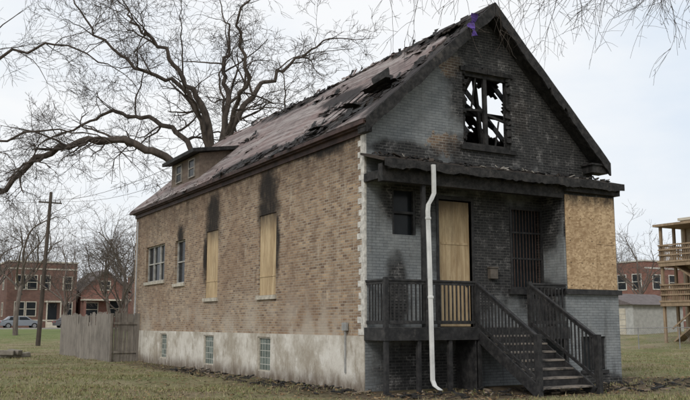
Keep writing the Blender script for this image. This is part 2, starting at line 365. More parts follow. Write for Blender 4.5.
b=MB(); b.box((0.32,0.32,5.7),(W-.1,L-.1,5.85)); b.box((0.32,0.32,1.2),(W-.1,L-.1,1.35)); b.poly([(0.31,0.31,-.2),(0.31,L-.1,-.2),(0.31,L-.1,5.7),(0.31,0.31,5.7)]); b.poly([(0.31,0.31,-.2),(W-.1,0.31,-.2),(W-.1,0.31,5.7),(0.31,0.31,5.7)])  # floors, plus dark sheets closing the inside behind side and front walls
b.finish('floors_and_dark_backing',[DARKIN],house)
b=MB(); z=FT+0.02; i=0
while z<EZ-0.2:
    h=0.144; d=0.30 if i%2==0 else 0.16
    d+=random.uniform(-.05,.04)
    b.box((-0.012,-0.012,z),(0.0,d,z+h+0.002)); b.box((0.0005,-0.012,z),(0.05,-0.001,z+h+0.002)); z+=h; i+=1
b.finish('painted_corner_quoins',[WHITE],house)
b=MB()
for (a,c,e,f) in winS[:2]:
    b.box((0.03,a+.02,e+.01),(0.05,c-.02,f-.01),0)
    b.box((0.015,a+.03,e+.55),(0.03,c-.03,e+.59),0)
for (a,c,e,f) in winS: b.box((-0.07,a-.08,e-.12),(0.15,c+.08,e-.001),2)
b.finish('boarded_windows',[PLY,BLK,STONE],house)
b=MB()
def window(b,a,c,e,f,nv,rail=True,x=0.12,m=(0,1)):
    b.box((x+.03,a,e),(x+.04,c,f),m[1]); t=.05
    b.box((x-.03,a,e),(x+.03,a+t,f),m[0]); b.box((x-.03,c-t,e),(x+.03,c,f),m[0]); b.box((x-.03,a+t,f-t),(x+.03,c-t,f),m[0]); b.box((x-.03,a+t,e),(x+.03,c-t,e+t),m[0])
    for i in range(1,nv): 
        y=a+(c-a)*i/nv; b.box((x-.032,y-.04,e+t),(x+.028,y+.04,f-t),m[0])
    if rail: b.box((x-.028,a+t,(e+f)/2-.025),(x+.03,c-t,(e+f)/2+.025),m[0])
window(b,*winS[2],1); window(b,*winS[3],3)
b.finish('sash_windows',[mat_plain('faded_sash_paint',(0.36,0.35,0.32),0.7,0.35,6),GLASS],house)
b=MB()
for (a,c,e,f) in winB:
    b.box((0.05,a+.05,e+.04),(0.12,c-.05,f-.04),0)
    for q in [((0.0,a,e),(.05,a+.05,f)),((0.0,c-.05,e),(.05,c,f)),((0.0,a+.05,e),(.05,c-.05,e+.04)),((0.0,a+.05,f-.04),(.05,c-.05,f))]: b.box(q[0],q[1],1)
b.finish('glass_block_windows',[GBLK,STONE],house)
# ---------------- roof
NY,NX=190,56; y0,y1=-0.42,L+.35
def slope_pt(side,t,y,off=0.0):
    x=(rx0+(rid-rx0)*t) if side<0 else (rx1-(rx1-rid)*t); zz=ZL if side<0 else ZR
    return (x,y,zz+(rz1-zz)*t+off)
sag=lambda t,y: -0.17*math.exp(-((y-4)/3.0)**2)*math.sin(math.pi*t)-0.06*math.sin(y*0.7)*math.sin(math.pi*t)-0.06*t*math.exp(-((y-9)/2)**2) + 0.03*noise.noise(Vector((t*6,y*1.2,3)))
holesL=[(1.3,0.34,1.3,0.17),(2.8,0.14,1.9,0.15),(4.8,0.04,2.4,0.07),(1.0,0.88,1.7,0.10),(3.6,0.97,2.0,0.05),(7.5,0.95,2.2,0.05),(10.5,0.93,2.0,0.08),(8.6,0.04,1.8,0.05),(12.2,0.60,0.6,0.05),(14,0.97,2.4,0.04),(0.2,0.62,0.6,0.14),(4.6,.45,1.0,.04),(6.8,.7,.9,.03)]
def holeval(y,t,H,k=0.9):
    d=max(1-math.hypot((y-a)/c,(t-bb)/e) for a,bb,c,e in H)
    return d+k*noise.noise(Vector((y*1.4,t*11,7)))+0.4*noise.noise(Vector((y*5,t*38,2)))
def roofgrid(side,H,name,mat,thr,off,k=0.9):
    b=MB()
    def P(i,j):
        y=y0+(y1-y0)*i/NY; t=j/NX
        jj=0.0
        if j==0: jj=0.05*noise.noise(Vector((y*4,1,1)))
        yy=y
        if i==0: yy=y+0.07*noise.noise(Vector((t*30,4,4)))
        return slope_pt(side,min(t+jj*0.25,1),yy,off+sag(t,y))
    V={}
    for i in range(NY):
        for j in range(NX):
            y=y0+(y1-y0)*(i+.5)/NY; t=(j+.5)/NX
            if holeval(y,t,H,k)>thr: continue
            ids=[]
            for (a,c) in ((i,j),(i+1,j),(i+1,j+1),(i,j+1)):
                if (a,c) not in V: V[(a,c)]=len(b.v); b.v.append(P(a,c))
                ids.append(V[(a,c)])
            b.f.append(tuple(ids)); b.m.append(0)
    o=b.finish(name,[mat],house)
    s=o.modifiers.new('thick','SOLIDIFY'); s.thickness=0.03; s.offset=-1 if side<0 else 1
    return o
roofgrid(-1,holesL,'roof_shingles_left',ROOF,0.12,0.0)
roofgrid(-1,[(1.4,0.33,1.15,0.12),(1.0,0.89,1.3,0.075),(3.2,.13,1.1,.07)],'roof_deck_left',DECK,0.12,-0.055,k=0.6)
holesR=[(2.6,0.52,1.5,0.22),(5.5,0.7,1.2,0.12),(1.1,0.86,0.8,0.08)]
roofgrid(1,holesR,'roof_shingles_right',ROOF,0.1,0.0)
roofgrid(1,holesR,'roof_deck_right',DECK,0.22,-0.055)
b=MB()
for k in range(34):
    y=0.25+k*0.58
    for s in (-1,1):
        if s==1 and k in (3,5): continue
        b.beam(slope_pt(s,0.04,y,-0.20),slope_pt(s,0.965,y,-0.24),0.05,0.15)
b.beam((rid,0,rz1-.30),(rid,L,rz1-.30),0.05,0.2)
b.beam((3.0,1.2,8.3),(5.4,1.6,7.3),0.06,0.14); b.beam((2.6,0.9,6.1),(4.6,1.4,8.9),0.06,0.12); b.beam((4.2,0.6,6.0),(4.0,0.8,9.0),0.09,0.09)
b.beam((1.4,1.5,7.6),(6.2,1.5,7.6),0.05,0.15)
b.finish('charred_rafters',[CHAR],house)
b=MB()
ns=90
for s in (-1,1):
    secs=[]
    for k in range(ns+1):
        t=k/ns*0.998; n1=noise.noise(Vector((t*9,s*7,0))); n2=noise.noise(Vector((t*40,s*3,5)))
        top=Vector(slope_pt(s,t,-0.425,0.03+0.012*n2+sag(t,-.42))); hh=0.36+0.06*n1+0.035*n2
        if s==1 and noise.noise(Vector((t*14,2,9)))>.28: hh-=.12
        yo=0.012*n2
        secs.append([top+Vector((0,-.06+yo,0)),top+Vector((0,0,0)),top+Vector((0,0,-hh)),top+Vector((0,-.06+yo,-hh))])
    b.sections(secs)
    b.beam(slope_pt(s,0.0,-0.21,-0.21),slope_pt(s,0.975,-0.21,-0.25),0.40,0.05)
b.box((7.30,-0.40,5.84),(7.93,-0.02,6.05)); b.box((7.24,-0.44,6.051),(7.98,-0.01,6.10))
b.box((-0.20,-0.40,6.18),(-0.02,-0.03,6.38))
b.finish('charred_rake_trim',[CHAR],house)
b=MB(); b.box((-0.25,-0.36,6.38),(-0.16,L+.3,6.48)); b.box((-0.16,-0.02,6.34),(-0.02,L+.02,6.38)); b.box((-0.06,0.0,6.20),(-.001,L,6.339)); b.box((7.95,0,6.0),(8.05,L+.3,6.11)); b.finish('gutter_and_soffit',[GUT],house)
b=MB()
def flap(y,t,w,h,lift,mi,n=5):
    c=Vector(slope_pt(-1,t,y,0.03+sag(t,y))); up=Vector((rid-rx0,0,rz1-ZL)).normalized(); nrm=Vector((-up.z,0,up.x))
    ang=random.uniform(-.6,.6); a=Vector((0,math.cos(ang),0))+up*math.sin(ang); bb=nrm.cross(a)
    prevs=None
    for i in range(n+1):
        f=i/n; lf=lift*f*f
        p=c+bb*(h*f)+nrm*(lf)
        wl=w*(0.5+0.5*random.random()*(1-f*.5)); e=[p-a*wl/2+nrm*random.uniform(0,.03),p+a*wl/2+nrm*random.uniform(0,.04)]
        if prevs: b.poly([prevs[0],prevs[1],e[1],e[0]],mi)
        prevs=e
flap(1.0,0.42,1.0,0.5,0.30,0,7); flap(1.5,0.40,1.1,-0.6,0.32,0,7); flap(2.1,0.33,0.7,0.45,0.24,0,7); flap(0.7,0.36,0.6,0.35,0.18,0,7); flap(1.9,.45,.8,.4,.26,1,7); flap(3.2,.2,.9,.4,.16,0); flap(2.6,.08,.8,.3,.14,0)
for a,t,c,e in holesL:
    for k in range(14):
        th=random.uniform(0,6.28); r=random.uniform(.5,1.15)
        flap(a+c*r*math.cos(th),min(.98,max(.02,t+e*r*math.sin(th))),random.uniform(.12,.5),random.choice([-1,1])*random.uniform(.12,.35),random.uniform(.02,.09),random.choice([0,0,1]))
for k in range(110): flap(random.uniform(.5,19),random.choice([random.uniform(.0,.06),random.uniform(.93,.99),random.uniform(.1,.9)]),random.uniform(.1,.5),random.uniform(-.3,.3),random.uniform(.01,.06),1)
b.finish('loose_shingle_flaps',[CHAR,ROOF],house)
b=MB()
for k in range(9):
    t=.06+.05*k; b.beam(slope_pt(-1,t,.2+random.uniform(0,.4),-.03+sag(t,1)),slope_pt(-1,t+random.uniform(-.01,.01),random.uniform(1.8,3.4),-.03+sag(t,2.5)),.09,.03)
b.finish('exposed_roof_boards',[DECK],house)
# ---------------- dormer
b=MB(); dx,dy0,dy1,dz=0.42,12.9,16.2,8.05
zb=ztop(dx)
b.poly([(dx,dy0,zb-.1),(dx,dy1,zb-.1),(dx,dy1,dz),(dx,dy0,dz)],0)
xe=rx0+(dz+.25-ZL)/((rz1-ZL)/(rid-rx0))
for y in (dy0,dy1): b.poly([(dx,y,zb-.1),(dx,y,dz),(xe,y,dz+.25),(xe,y,dz+.1)],0)
b.hexa([(dx-.35,dy0-.25,dz-.02),(xe+.1,dy0-.25,dz+.26),(xe+.1,dy1+.25,dz+.26),(dx-.35,dy1+.25,dz-.02),(dx-.35,dy0-.25,dz+.12),(xe+.1,dy0-.25,dz+.40),(xe+.1,dy1+.25,dz+.40),(dx-.35,dy1+.25,dz+.12)],1)
for (a,c) in ((13.4,14.0),(14.9,15.5)):
    b.box((dx-.02,a,zb+.2),(dx-.012,c,dz-.15),3)
    for q in ((a-.05,a),(c,c+.05)): b.box((dx-.05,q[0],zb+.15),(dx-.003,q[1],dz-.10),2)
    b.box((dx-.05,a,zb+.15),(dx-.003,c,zb+.2),2); b.box((dx-.05,a,dz-.15),(dx-.003,c,dz-.10),2); b.box((dx-.045,a,(zb+dz)/2),(dx-.02,c,(zb+dz)/2+.05),2)
b.finish('dormer',[DORM,CHAR,mat_plain('faded_trim',(0.28,0.26,0.23),0.7,0.3,6),GLASS],house)
# ---------------- gable window remains
b=MB()
x0,x1,z0,z1=gw
for p,q,w,h in [((x0+.05,.1,z0),(x0+.05,.1,z1),.1,.1),((x1-.05,.1,z0),(x1-.05,.1,z1),.1,.1),((x0+.1,.1,z1-.05),(x1-.1,.1,z1-.05),.1,.1),((x0+.1,.1,z0+.05),(x1-.1,.1,z0+.05),.1,.1),
    ((x0+.82,.1,z0+.1),(x0+.80,.1,z1-.1),.12,.08),((x0+.1,.12,z0+1.0),(x0+.8,.12,z0+1.05),.05,.06),((x0+.86,.12,z0+.95),(x0+1.5,.14,z0+.82),.05,.06),((x0+.35,.1,z0+1.05),(x0+.5,.1,z1-.1),.04,.04),((x0+1.15,.1,z0+.1),(x0+1.3,.12,z0+.8),.03,.04)]:
    b.beam(p,q,w,h,0)
b.box((x0-.12,-.08,z0-.12),(x1+.12,.02,z0-.003),1)
for k in range(12):
    xx=x0-.1+k*(x1-x0+.2)/12; b.box((xx,-.05-.02*random.random(),z1+.003),(xx+(x1-x0+.2)/12-.003,.01,z1+.10+.08*random.random()),0)
for k in range(26):
    s=random.choice([0,1]); xx=x0 if s==0 else x1; zz=random.uniform(z0,z1)
    l=random.uniform(.04,.15); b.beam((xx,-.01,zz),(xx+(l if s==0 else -l),.05,zz+random.uniform(-.05,.05)),.09,random.uniform(.05,.14),0)
b.finish('burned_gable_window',[CHAR,CHAR],house)
# ---------------- porch bay
bx0,bx1,by=5.71,7.66,-0.8
b=MB(); wall_cells(b,'y',bx0,bx1,-0.3,5.1,[(6.2,7.1,0.37,1.25),(bx0+.12,bx1-.12,2.5,4.98)],0,off=by,depth=0.2)
b.finish('bay_front_wall',[BAYM],house)
b=MB(); b.poly([(bx0,by,-.3),(bx0,0,-.3),(bx0,0,5.1),(bx0,by,5.1)]); b.poly([(bx1,by,-.3),(bx1,0,-.3),(bx1,0,5.1),(bx1,by,5.1)]); b.finish('bay_side_walls',[BAYS],house)
b=MB()
b.box((bx0+.06,by-.03,2.5),(bx0+1.17,by-.012,5.03)); b.box((bx0+1.18,by-.032,2.5),(bx1-.05,by-.012,3.72)); b.box((bx0+1.18,by-.028,3.73),(bx1-.04,by-.012,5.04))
for xx in (bx0+.2,bx0+.6,bx0+1.0,bx0+1.3,bx0+1.75):
    for zz in (2.6,3.2,3.8,4.4,4.9): b.tube([(xx,by-.04,zz),(xx,by-.03,zz)],[.012,.012],6,1)
b.finish('bay_osb_panels',[OSB,BLK],house)
b=MB(); b.box((bx0-.06,by-.09,2.36),(bx1+.06,by+.05,2.495)); b.box((bx0-.06,by+.05,2.36),(bx0-.002,-.003,2.495)); b.box((6.22,by+.1,.39),(7.08,by+.12,1.23),1)
for xx in (6.22,6.63,7.02): b.box((xx,by+.05,.39),(xx+.06,by+.1,1.23),0)
b.box((6.15,by-.03,.28),(7.15,by+.05,.368),0)
b.finish('bay_sill_and_basement_window',[BLK,GLASS],house)
# ---------------- porch roof
b=MB()
secs=[]
for k in range(41):
    x=-.12+k*7.9/40; n1=.03*noise.noise(Vector((x*1.5,2,2))); n2=.02*noise.noise(Vector((x*6,8,2)))
    secs.append([(x,-1.06+n2,5.36+n1),(x,-.003,5.66),(x,-.003,5.72),(x,-1.06+n2,5.43+n1)])
b.sections(secs,1)
secs=[]
for k in range(81):
    x=-.1+k*7.86/80; hh=.18+.06*noise.noise(Vector((x*2,0,0)))+.04*noise.noise(Vector((x*9,0,0))); n1=.03*noise.noise(Vector((x*1.5,2,2)))
    secs.append([(x,-1.115,5.39-hh),(x,-1.085,5.39-hh),(x,-1.085,5.42+n1),(x,-1.115,5.42+n1)])
b.sections(secs,0)
b.box((-.02,-.86,4.92),(bx0-.003,-.66,5.345),0)
b.box((bx0,-.97,5.1),(7.72,-.66,5.30),0); b.box((-.02,-.655,5.12),(7.66,-.003,5.2),0)
b.box((-.02,-.655,5.0),(.10,-.003,5.119),0)
for k in range(16): b.box((.1+k*.5,-1.04,5.2),(.15+k*.5,-.87,5.34),0)
b.finish('porch_roof',[CHAR,DECK],house)
b=MB()
for k in range(130):
    x=random.uniform(0,7.6); y=random.uniform(-1.0,-.05); z=5.72-(-.003-y)*.283+.02
    s=random.uniform(.05,.24); a=random.uniform(0,3.1)
    b.beam((x,y,z+.01),(x+s*math.cos(a),y+s*.4*math.sin(a),z+random.uniform(.0,.09)),random.uniform(.03,.12),.02,random.choice([0,0,0,1,2]))
b.finish('roof_debris',[CHAR,mat_plain('plaster_rubble',(0.25,0.23,0.2),.9,.3,6),DECK],house)
b=MB()
b.box((2.23,.06,1.52),(3.21,.08,4.72),0)
b.box((2.12,-.02,1.5),(2.2,.12,4.83),1); b.box((3.24,-.02,1.5),(3.32,.12,4.83),1); b.box((2.2,-.02,4.75),(3.24,.12,4.85),1)
b.box((2.3,.045,3.6),(3.15,.06,3.66),0)
b.tube([(3.1,.055,2.55),(3.1,.02,2.55)],[.03,.03],8,1)
b.finish('boarded_door',[PLY,BLK],house)
b=MB()
b.box((4.56,.2,2.5),(5.66,.21,4.7),1); b.box((.8,.15,3.77),(1.5,.16,4.9),1)
for q in [((4.54,-.02,2.5),(4.6,.03,4.7)),((5.62,-.02,2.5),(5.68,.03,4.7)),((4.6,-.02,4.64),(5.62,.03,4.7)),((4.6,-.02,2.5),(5.62,.03,2.56)),((4.6,-.02,3.3),(5.62,.02,3.34)),((4.6,-.02,4.0),(5.62,.02,4.04)),
  ((.8,.02,3.77),(.86,.1,4.9)),((1.44,.02,3.77),(1.5,.1,4.9)),((.86,.02,4.3),(1.44,.1,4.36)),((4.44,-.1,2.36),(5.7,.02,2.497))]: b.box(q[0],q[1],0)
for k in range(9): b.box((4.66+k*.11,-.01,2.56),(4.675+k*.11,.005,4.64),2)
b.finish('barred_window',[BLK,GLASS,mat_plain('rusty_iron',(0.07,0.045,0.035),0.7,0.4,9)],house)
b=MB(); b.box((3.75,-.13,2.75),(4.0,-.003,3.02)); b.box((3.73,-.15,3.02),(4.02,-.003,3.06)); b.finish('mailbox',[mat_plain('mailbox_metal',(0.10,0.085,0.07),0.5,0.3,6)],house,bevel=0.01)
# ---------------- porch deck & rails
FZ=1.5; pd=-0.9; RZ=2.6
b=MB()
for k in range(int(5.6/.14)):
    x=0.0+k*.14; b.box((x,pd,FZ-.04),(x+.132,-.003,FZ),1)
b.box((0.0,pd-.03,FZ-.30),(5.69,pd-.001,FZ-.0),0); b.box((-.03,pd-.03,FZ-.30),(-.001,-.003,FZ),0)
for x in (0.0,.9,1.8,2.68,4.35,5.55): b.box((x,pd+.0,-.2),(x+.1,pd+.1,FZ-.045),0)
b.box((2.6,pd,-.2),(2.62,-.1,FZ-.1),0)
def rail(p0,p1,z0a,z1a,z0b,z1b,step=.115):
    p0=Vector(p0);p1=Vector(p1); n=max(1,int((p1-p0).length/step))
    A=lambda t,z: Vector((p0.x+(p1.x-p0.x)*t,p0.y+(p1.y-p0.y)*t,z))
    b.beam(A(0,z1a),A(1,z1b),.09,.045,0); b.beam(A(0,z1a-.06),A(1,z1b-.06),.04,.07,0); b.beam(A(0,z0a),A(1,z0b),.04,.08,0)
    for i in range(1,n):
        t=i/n; j=random.uniform(-.008,.008); b.box(tuple(A(t,z0a+(z0b-z0a)*t)-Vector((.017+j,.017+j,0))),tuple(A(t,z1a+(z1b-z1a)*t-.05)+Vector((.017-j,.017-j,0))),0)
ry=pd+.05
rail((.05,ry,0),(2.68,ry,0),FZ+.12,RZ,FZ+.12,RZ); rail((.05,ry+.06,0),(.05,-.01,0),FZ+.12,RZ,FZ+.12,RZ)
rail((4.41,ry,0),(5.66,ry,0),FZ+.12,RZ,FZ+.12,RZ)
for x in (.05,1.2,2.68,4.41): b.box((x-.05,ry-.05,FZ),(x+.05,ry+.05,RZ+.06),0)
ye=-3.0
rail((2.68,ry,0),(2.68,ye,0),FZ+.12,RZ,.33,1.30); rail((4.41,ry,0),(4.41,ye-.1,0),FZ+.12,RZ,.30,1.27)
b.box((2.62,ye-.06,-.1),(2.74,ye+.06,1.36),0); b.box((4.35,ye-.16,-.1),(4.47,ye-.04,1.34),0)
b.box((1.15,-.80,FZ),(1.25,-.70,4.92),0)
for i in range(1,8):
    z=FZ-.1875*i; ya=pd-.03-.29*(i-1); 
    b.box((2.76,ya-.31,z-.045),(4.33,ya,z),1); b.box((2.78,ya-.005,z),(4.31,ya+.02,z+.14),0)
for x in (2.72,4.335): b.beam((x,pd,FZ-.22),(x,pd-2.12,.02),.04,.28,0)
b.finish('porch_deck_and_stairs',[BLK,TREAD],house,bevel=.006)
b=MB(); px,py=1.08,-1.18
def sq(pts,w=.05,d=.035):
    secs=[]
    for p in pts: x,y,z=p; secs.append([(x-w,y-d,z),(x+w,y-d,z),(x+w,y+d,z),(x-w,y+d,z)])
    b.sections(secs)
sq([(px+.14,-1.17,5.36),(px+.14,py,5.15),(px+.14,py,4.66),(px+.05,py-.01,4.50),(px-.04,py-.02,4.38),(px-.06,py-.02,4.22),(px-.03,py-.02,3.0),(px+.01,py-.02,0.30),(px+.01,py-.10,.18),(px,py-.34,.10)])
for z,o in ((4.05,-.055),(2.2,-.015)): b.box((px+o-.06,py-.065,z-.03),(px+o+.06,py+.02,z+.03))
b.finish('downspout',[PVC],house,bevel=.012)
b=MB(); b.box((-.1,.75,1.42),(-.031,.95,1.62)); b.box((-.07,.83,.4),(-.035,.87,1.42)); b.finish('utility_box',[mat_plain('galvanized',(0.28,0.28,0.27),0.5,0.25,5)],house)
b=MB(); b.box((-.22,18.9,1.35),(-.002,19.3,1.95)); b.tube([(-.1,19.1,1.95),(-.1,19.1,6.0)],[.03,.03],8); b.tube([(-.1,19.1,1.35),(-.1,19.1,0)],[.03,.03],8); b.finish('electric_meter',[mat_plain('meter_grey',(0.4,0.41,0.42),0.5,0.15,5)],house)
b=MB(); p=Vector(slope_pt(-1,.80,-.5,0.0)); prev=None
for i in range(13):
    f=i/12; c=p+Vector((.05*math.sin(f*9)-.02,-.06-.04*math.cos(f*7),.25-.62*f)); w=.06+.06*abs(math.sin(f*8+.6))
    e=[c+Vector((-w,.03*math.sin(f*15),0)),c+Vector((w*.8,-.05*math.cos(f*12),0.04*math.sin(f*20)))]
    if prev: b.poly([prev[0],prev[1],e[1],e[0]])
    prev=e
b.finish('purple_cloth_scrap',[mat_plain('purple_cloth',(0.10,0.06,0.25),0.8,0.35,12)])

# ------------------------------------------------------------------ fence
b=MB()
def fence(b,p0,p1,h=2.05,w=.14):
    p0=Vector(p0);p1=Vector(p1);n=int((p1-p0).length/w);d=(p1-p0).normalized();r=Vector((-d.y,d.x,0))
    for i in range(n):
        c=p0+d*(w*(i+.5)); z=float(hgt(c.x,c.y)); hh=h+random.uniform(-.07,.05); t=random.uniform(-.015,.015)
        if random.random()<.03: hh-=.5
        a=c-d*(w/2-.006); e=c+d*(w/2-.006)
        b.hexa([a+Vector((0,0,z-.02))+r*0,e+Vector((0,0,z-.02)),e+r*.02+Vector((0,0,z-.02)),a+r*.02+Vector((0,0,z-.02)),a+d*t+Vector((0,0,z+hh)),e+d*t+Vector((0,0,z+hh)),e+d*t+r*.02+Vector((0,0,z+hh)),a+d*t+r*.02+Vector((0,0,z+hh))])
    m=int((p1-p0).length/2.4)+1
    for i in range(m+1):
        c=p0+(p1-p0)*i/m - r*.07; b.box((c.x-.045,c.y-.045,-.1),(c.x+.045,c.y+.045,h+float(hgt(c.x,c.y))-.03))
    for zz in (.4,1.6): b.beam(p0+Vector((0,0,zz))-r*.03,p1+Vector((0,0,zz))-r*.03,.04,.09)
fence(b,(-1.2,18.75,0),(-.05,18.75,0)); fence(b,(-1.2,18.8,0),(-1.2,29.0,0))
b.finish('wooden_fence',[FENCE])

# ------------------------------------------------------------------ trees
def rv(s): return Vector((random.gauss(0,s),random.gauss(0,s),random.gauss(0,s)))
def grow(b,p,d,L,r,lvl,maxl,up,gn,rmin=.009,dens=1.0):
    n=max(4,int(L/.36)) if lvl<maxl-1 else 5
    n=min(n,12); st=L/n; pts=[p.copy()]; rad=[r]; ds=[d.copy()]
    g=gn*(1.0+.25*lvl)*math.sqrt(st/.4)*1.15
    for i in range(n):
        d=(d+rv(g)+Vector((0,0,up))).normalized(); p=p+d*st; pts.append(p.copy()); ds.append(d.copy())
        rad.append(max(rmin*.7,r*(1-.66*(i+1)/n)))
    b.tube(pts,rad,6 if r>.08 else (4 if r>.03 else 3),0,cap=False)
    if lvl>=maxl: return
    k=int(dens*[8,6,5,4,3,3][min(lvl,5)]*random.uniform(.75,1.25)+.5)
    for c in range(k):
        f=random.uniform(.25,1.0); i=min(n-1,int(f*n)); q=pts[i].lerp(pts[i+1],f*n-i if f<1 else 1)
        dd=ds[i]; a=dd.cross(rv(1)).normalized(); ang=random.uniform(.4,1.15)
        nd=(dd*math.cos(ang)+a*math.sin(ang)).normalized()
        grow(b,q,nd,L*random.uniform(.42,.8)*(1.15-.4*f),max(rmin,rad[i]*random.uniform(.42,.62)),lvl+1,maxl,up,gn,rmin,dens)
def spl(pts,n=5):
    P=[Vector(p) for p in pts]; P=[P[0]*2-P[1]]+P+[P[-1]*2-P[-2]]; out=[]
    for i in range(1,len(P)-2):
        for k in range(n):
            t=k/n; a,b_,c,d=P[i-1],P[i],P[i+1],P[i+2]
            out.append(.5*((2*b_)+(c-a)*t+(2*a-5*b_+4*c-d)*t*t+(3*b_-a-3*c+d)*t**3))
    out.append(P[-2]); return out
RR=Vector((.8686,-.4955,0)); FF=Vector((.4955,.8686,0))
def limb(b,base,pts,r0,r1,kids,kl,maxl,up=.02,gn=.16,rmin=.0095,dens=1.0,tmin=.15,wig=.10):
    W_=[base+RR*a+FF*c+Vector((0,0,z)) for a,z,c in pts]
    S=spl(W_,5); S=[s+rv(wig) if 0<i<len(S)-1 else s for i,s in enumerate(S)]
    n=len(S); R=[r0+(r1-r0)*(i/(n-1))**.7 for i in range(n)]
    b.tube(S,R,8,0,cap=False)
    for k in range(kids):
        f=tmin+(1-tmin)*random.random(); i=min(n-2,int(f*(n-1))); q=S[i]; dd=(S[i+1]-S[i]).normalized()
        a=dd.cross(rv(1)).normalized(); ang=random.uniform(.5,1.2); nd=(dd*math.cos(ang)+a*math.sin(ang)+Vector((0,0,.12))).normalized()
        grow(b,q,nd,kl*random.uniform(.6,1.2)*(1.1-.4*f),max(.02,R[i]*random.uniform(.35,.6)),1,maxl,up,gn,rmin,dens)
    if kids: grow(b,S[-1],(S[-1]-S[-2]).normalized(),kl*.7,r1,1,maxl,up,gn,rmin,dens)
b=MB(); B=Vector((5.8,25.0,0))
limb(b,B,[(0,-.3,0),(.1,3,0),(-.2,7,.1),(.1,10.2,.1)],.58,.36,0,1,0)
K=.0545
def pp(x,y,c): return ((x-215)*K,1.6+(323-y)*K,c)
S0=(.05,10.0,0)
limb(b,B,[(0,9.2,0),pp(203,118,-.5),pp(180,85,-1),pp(160,52,-1.2),pp(132,30,-1),pp(118,2,0)],.24,.04,12,4.2,4,dens=.9)
limb(b,B,[S0,pp(221,105,.5),pp(214,65,1.2),pp(222,32,1.6),pp(212,2,2)],.23,.04,11,4.0,4,dens=.9)
limb(b,B,[S0,pp(240,112,-.3),pp(262,82,0),pp(292,52,1.2),pp(325,28,1.5)],.23,.04,11,4.0,4,dens=.9)
limb(b,B,[S0,pp(250,125,1.0),pp(285,100,2.2),pp(318,88,2.5),pp(345,82,3)],.17,.03,9,3.2,4,dens=.9)
limb(b,B,[(-.1,8.6,0),pp(172,166,-.8),pp(130,150,-1.5),pp(88,155,-2),pp(50,172,-2.3),pp(18,204,-2.6),pp(-20,222,-3)],.28,.11,11,3.4,4,dens=.9)
limb(b,B,[(-.1,9.0,0),pp(170,132,1.0),pp(128,112,2),pp(90,103,2.6),pp(52,118,3),pp(15,135,3.2)],.20,.04,12,3.8,4,dens=.9)
limb(b,B,[(-.1,9.6,0),pp(188,100,-1.2),pp(150,84,-2.2),pp(112,58,-2.8),pp(84,22,-3)],.18,.04,11,3.8,4,dens=.9)
limb(b,B,[S0,pp(232,130,-2),pp(250,95,-3.5),pp(243,55,-4.5),pp(262,18,-5)],.18,.04,9,3.6,4,dens=.9)
b.finish('bare_tree',[BARK],smooth=True)
def wpos(lat,dep): 
    v=Vector((-10.47,-17.40,0))+FF*dep+RR*lat; return v
b=MB(); B=wpos(-16.5,27)
limb(b,B,[(0,-.2,0),(.3,3,0),(0,6,0)],.42,.33,0,1,0)
limb(b,B,[(0,5.6,0),(1.6,8,0),(4.2,10.2,.5),(6.6,11.0,1),(8.8,10.2,1.5)],.13,.015,9,2.8,4,up=-.03,gn=.13,rmin=.006,dens=.85)
limb(b,B,[(0,5.8,0),(1.4,9.5,0),(3.4,12,-.5),(6.5,13.2,-1),(9,12.6,-1)],.13,.015,9,2.8,4,up=-.04,gn=.13,rmin=.006,dens=.85)
limb(b,B,[(0,5.0,0),(2.2,6.8,1.5),(4.4,8.2,2.5),(7.0,8.5,3),(8.6,7.6,3)],.09,.012,8,2.2,4,up=-.03,gn=.13,rmin=.006,dens=.85)
b.finish('bare_tree',[BARK],smooth=True)
b=MB(); B=wpos(11.5,14.5)
limb(b,B,[(0,-.2,0),(-.2,3,0),(0,6,0)],.36,.28,0,1,0)
def twigs(b,S,n,l0,l1,r=.0055):
    for k in range(n):
        i=random.randint(2,len(S)-1); p=S[i]+rv(.03); d=Vector((random.uniform(-.6,.5),random.uniform(-.5,.5),-1)).normalized()
        Lx=random.uniform(l0,l1); pts=[p]; nn=8
        for j in range(nn):
            d=(d+rv(.13)+Vector((0,0,-.05))).normalized(); p=p+d*Lx/nn; pts.append(p.copy())
        b.tube(pts,[r*(1-.5*j/nn) for j in range(nn+1)],3,0,cap=False)
        for m in range(random.randint(3,6)):
            j=random.randint(1,nn-1); q=pts[j]; dd=(Vector((random.uniform(-1,1),random.uniform(-1,1),random.uniform(-1,.1)))).normalized(); l=random.uniform(.12,.5)
            b.tube([q,q+dd*l*.5,q+dd*l+Vector((0,0,-.04))],[r*.6,r*.5,r*.35],3,0,cap=False)
for pts,n,l1 in [([(0,5.6,0),(-2,7.5,-.3),(-5,7.95,-.8),(-8,7.7,-1.2),(-10.8,7.5,-1.4)],54,1.6),([(0,5.8,0),(-2.5,8.2,.6),(-5,8.4,1),(-8.2,8.1,1.3)],38,2.1),([(0,5.2,0),(-2.2,7.4,-1),(-4.6,7.8,-1.8),(-6.6,7.5,-2)],38,1.8)]:
    Wp=[B+RR*a+FF*c+Vector((0,0,z)) for a,z,c in pts]; S=spl(Wp,8); n_=len(S)
    b.tube(S,[.09*(1-.85*i/(n_-1))+.006 for i in range(n_)],6,0,cap=False); twigs(b,S,n,.5,l1)
    for k in range(18):
        i=random.randint(4,n_-2); grow(b,S[i],Vector((random.uniform(-1,.2),random.uniform(-.6,.6),random.uniform(-.55,.3))).normalized(),random.uniform(.8,1.8),.011,2,4,-.07,.12,.004)
b.finish('bare_tree',[BARK],smooth=True)
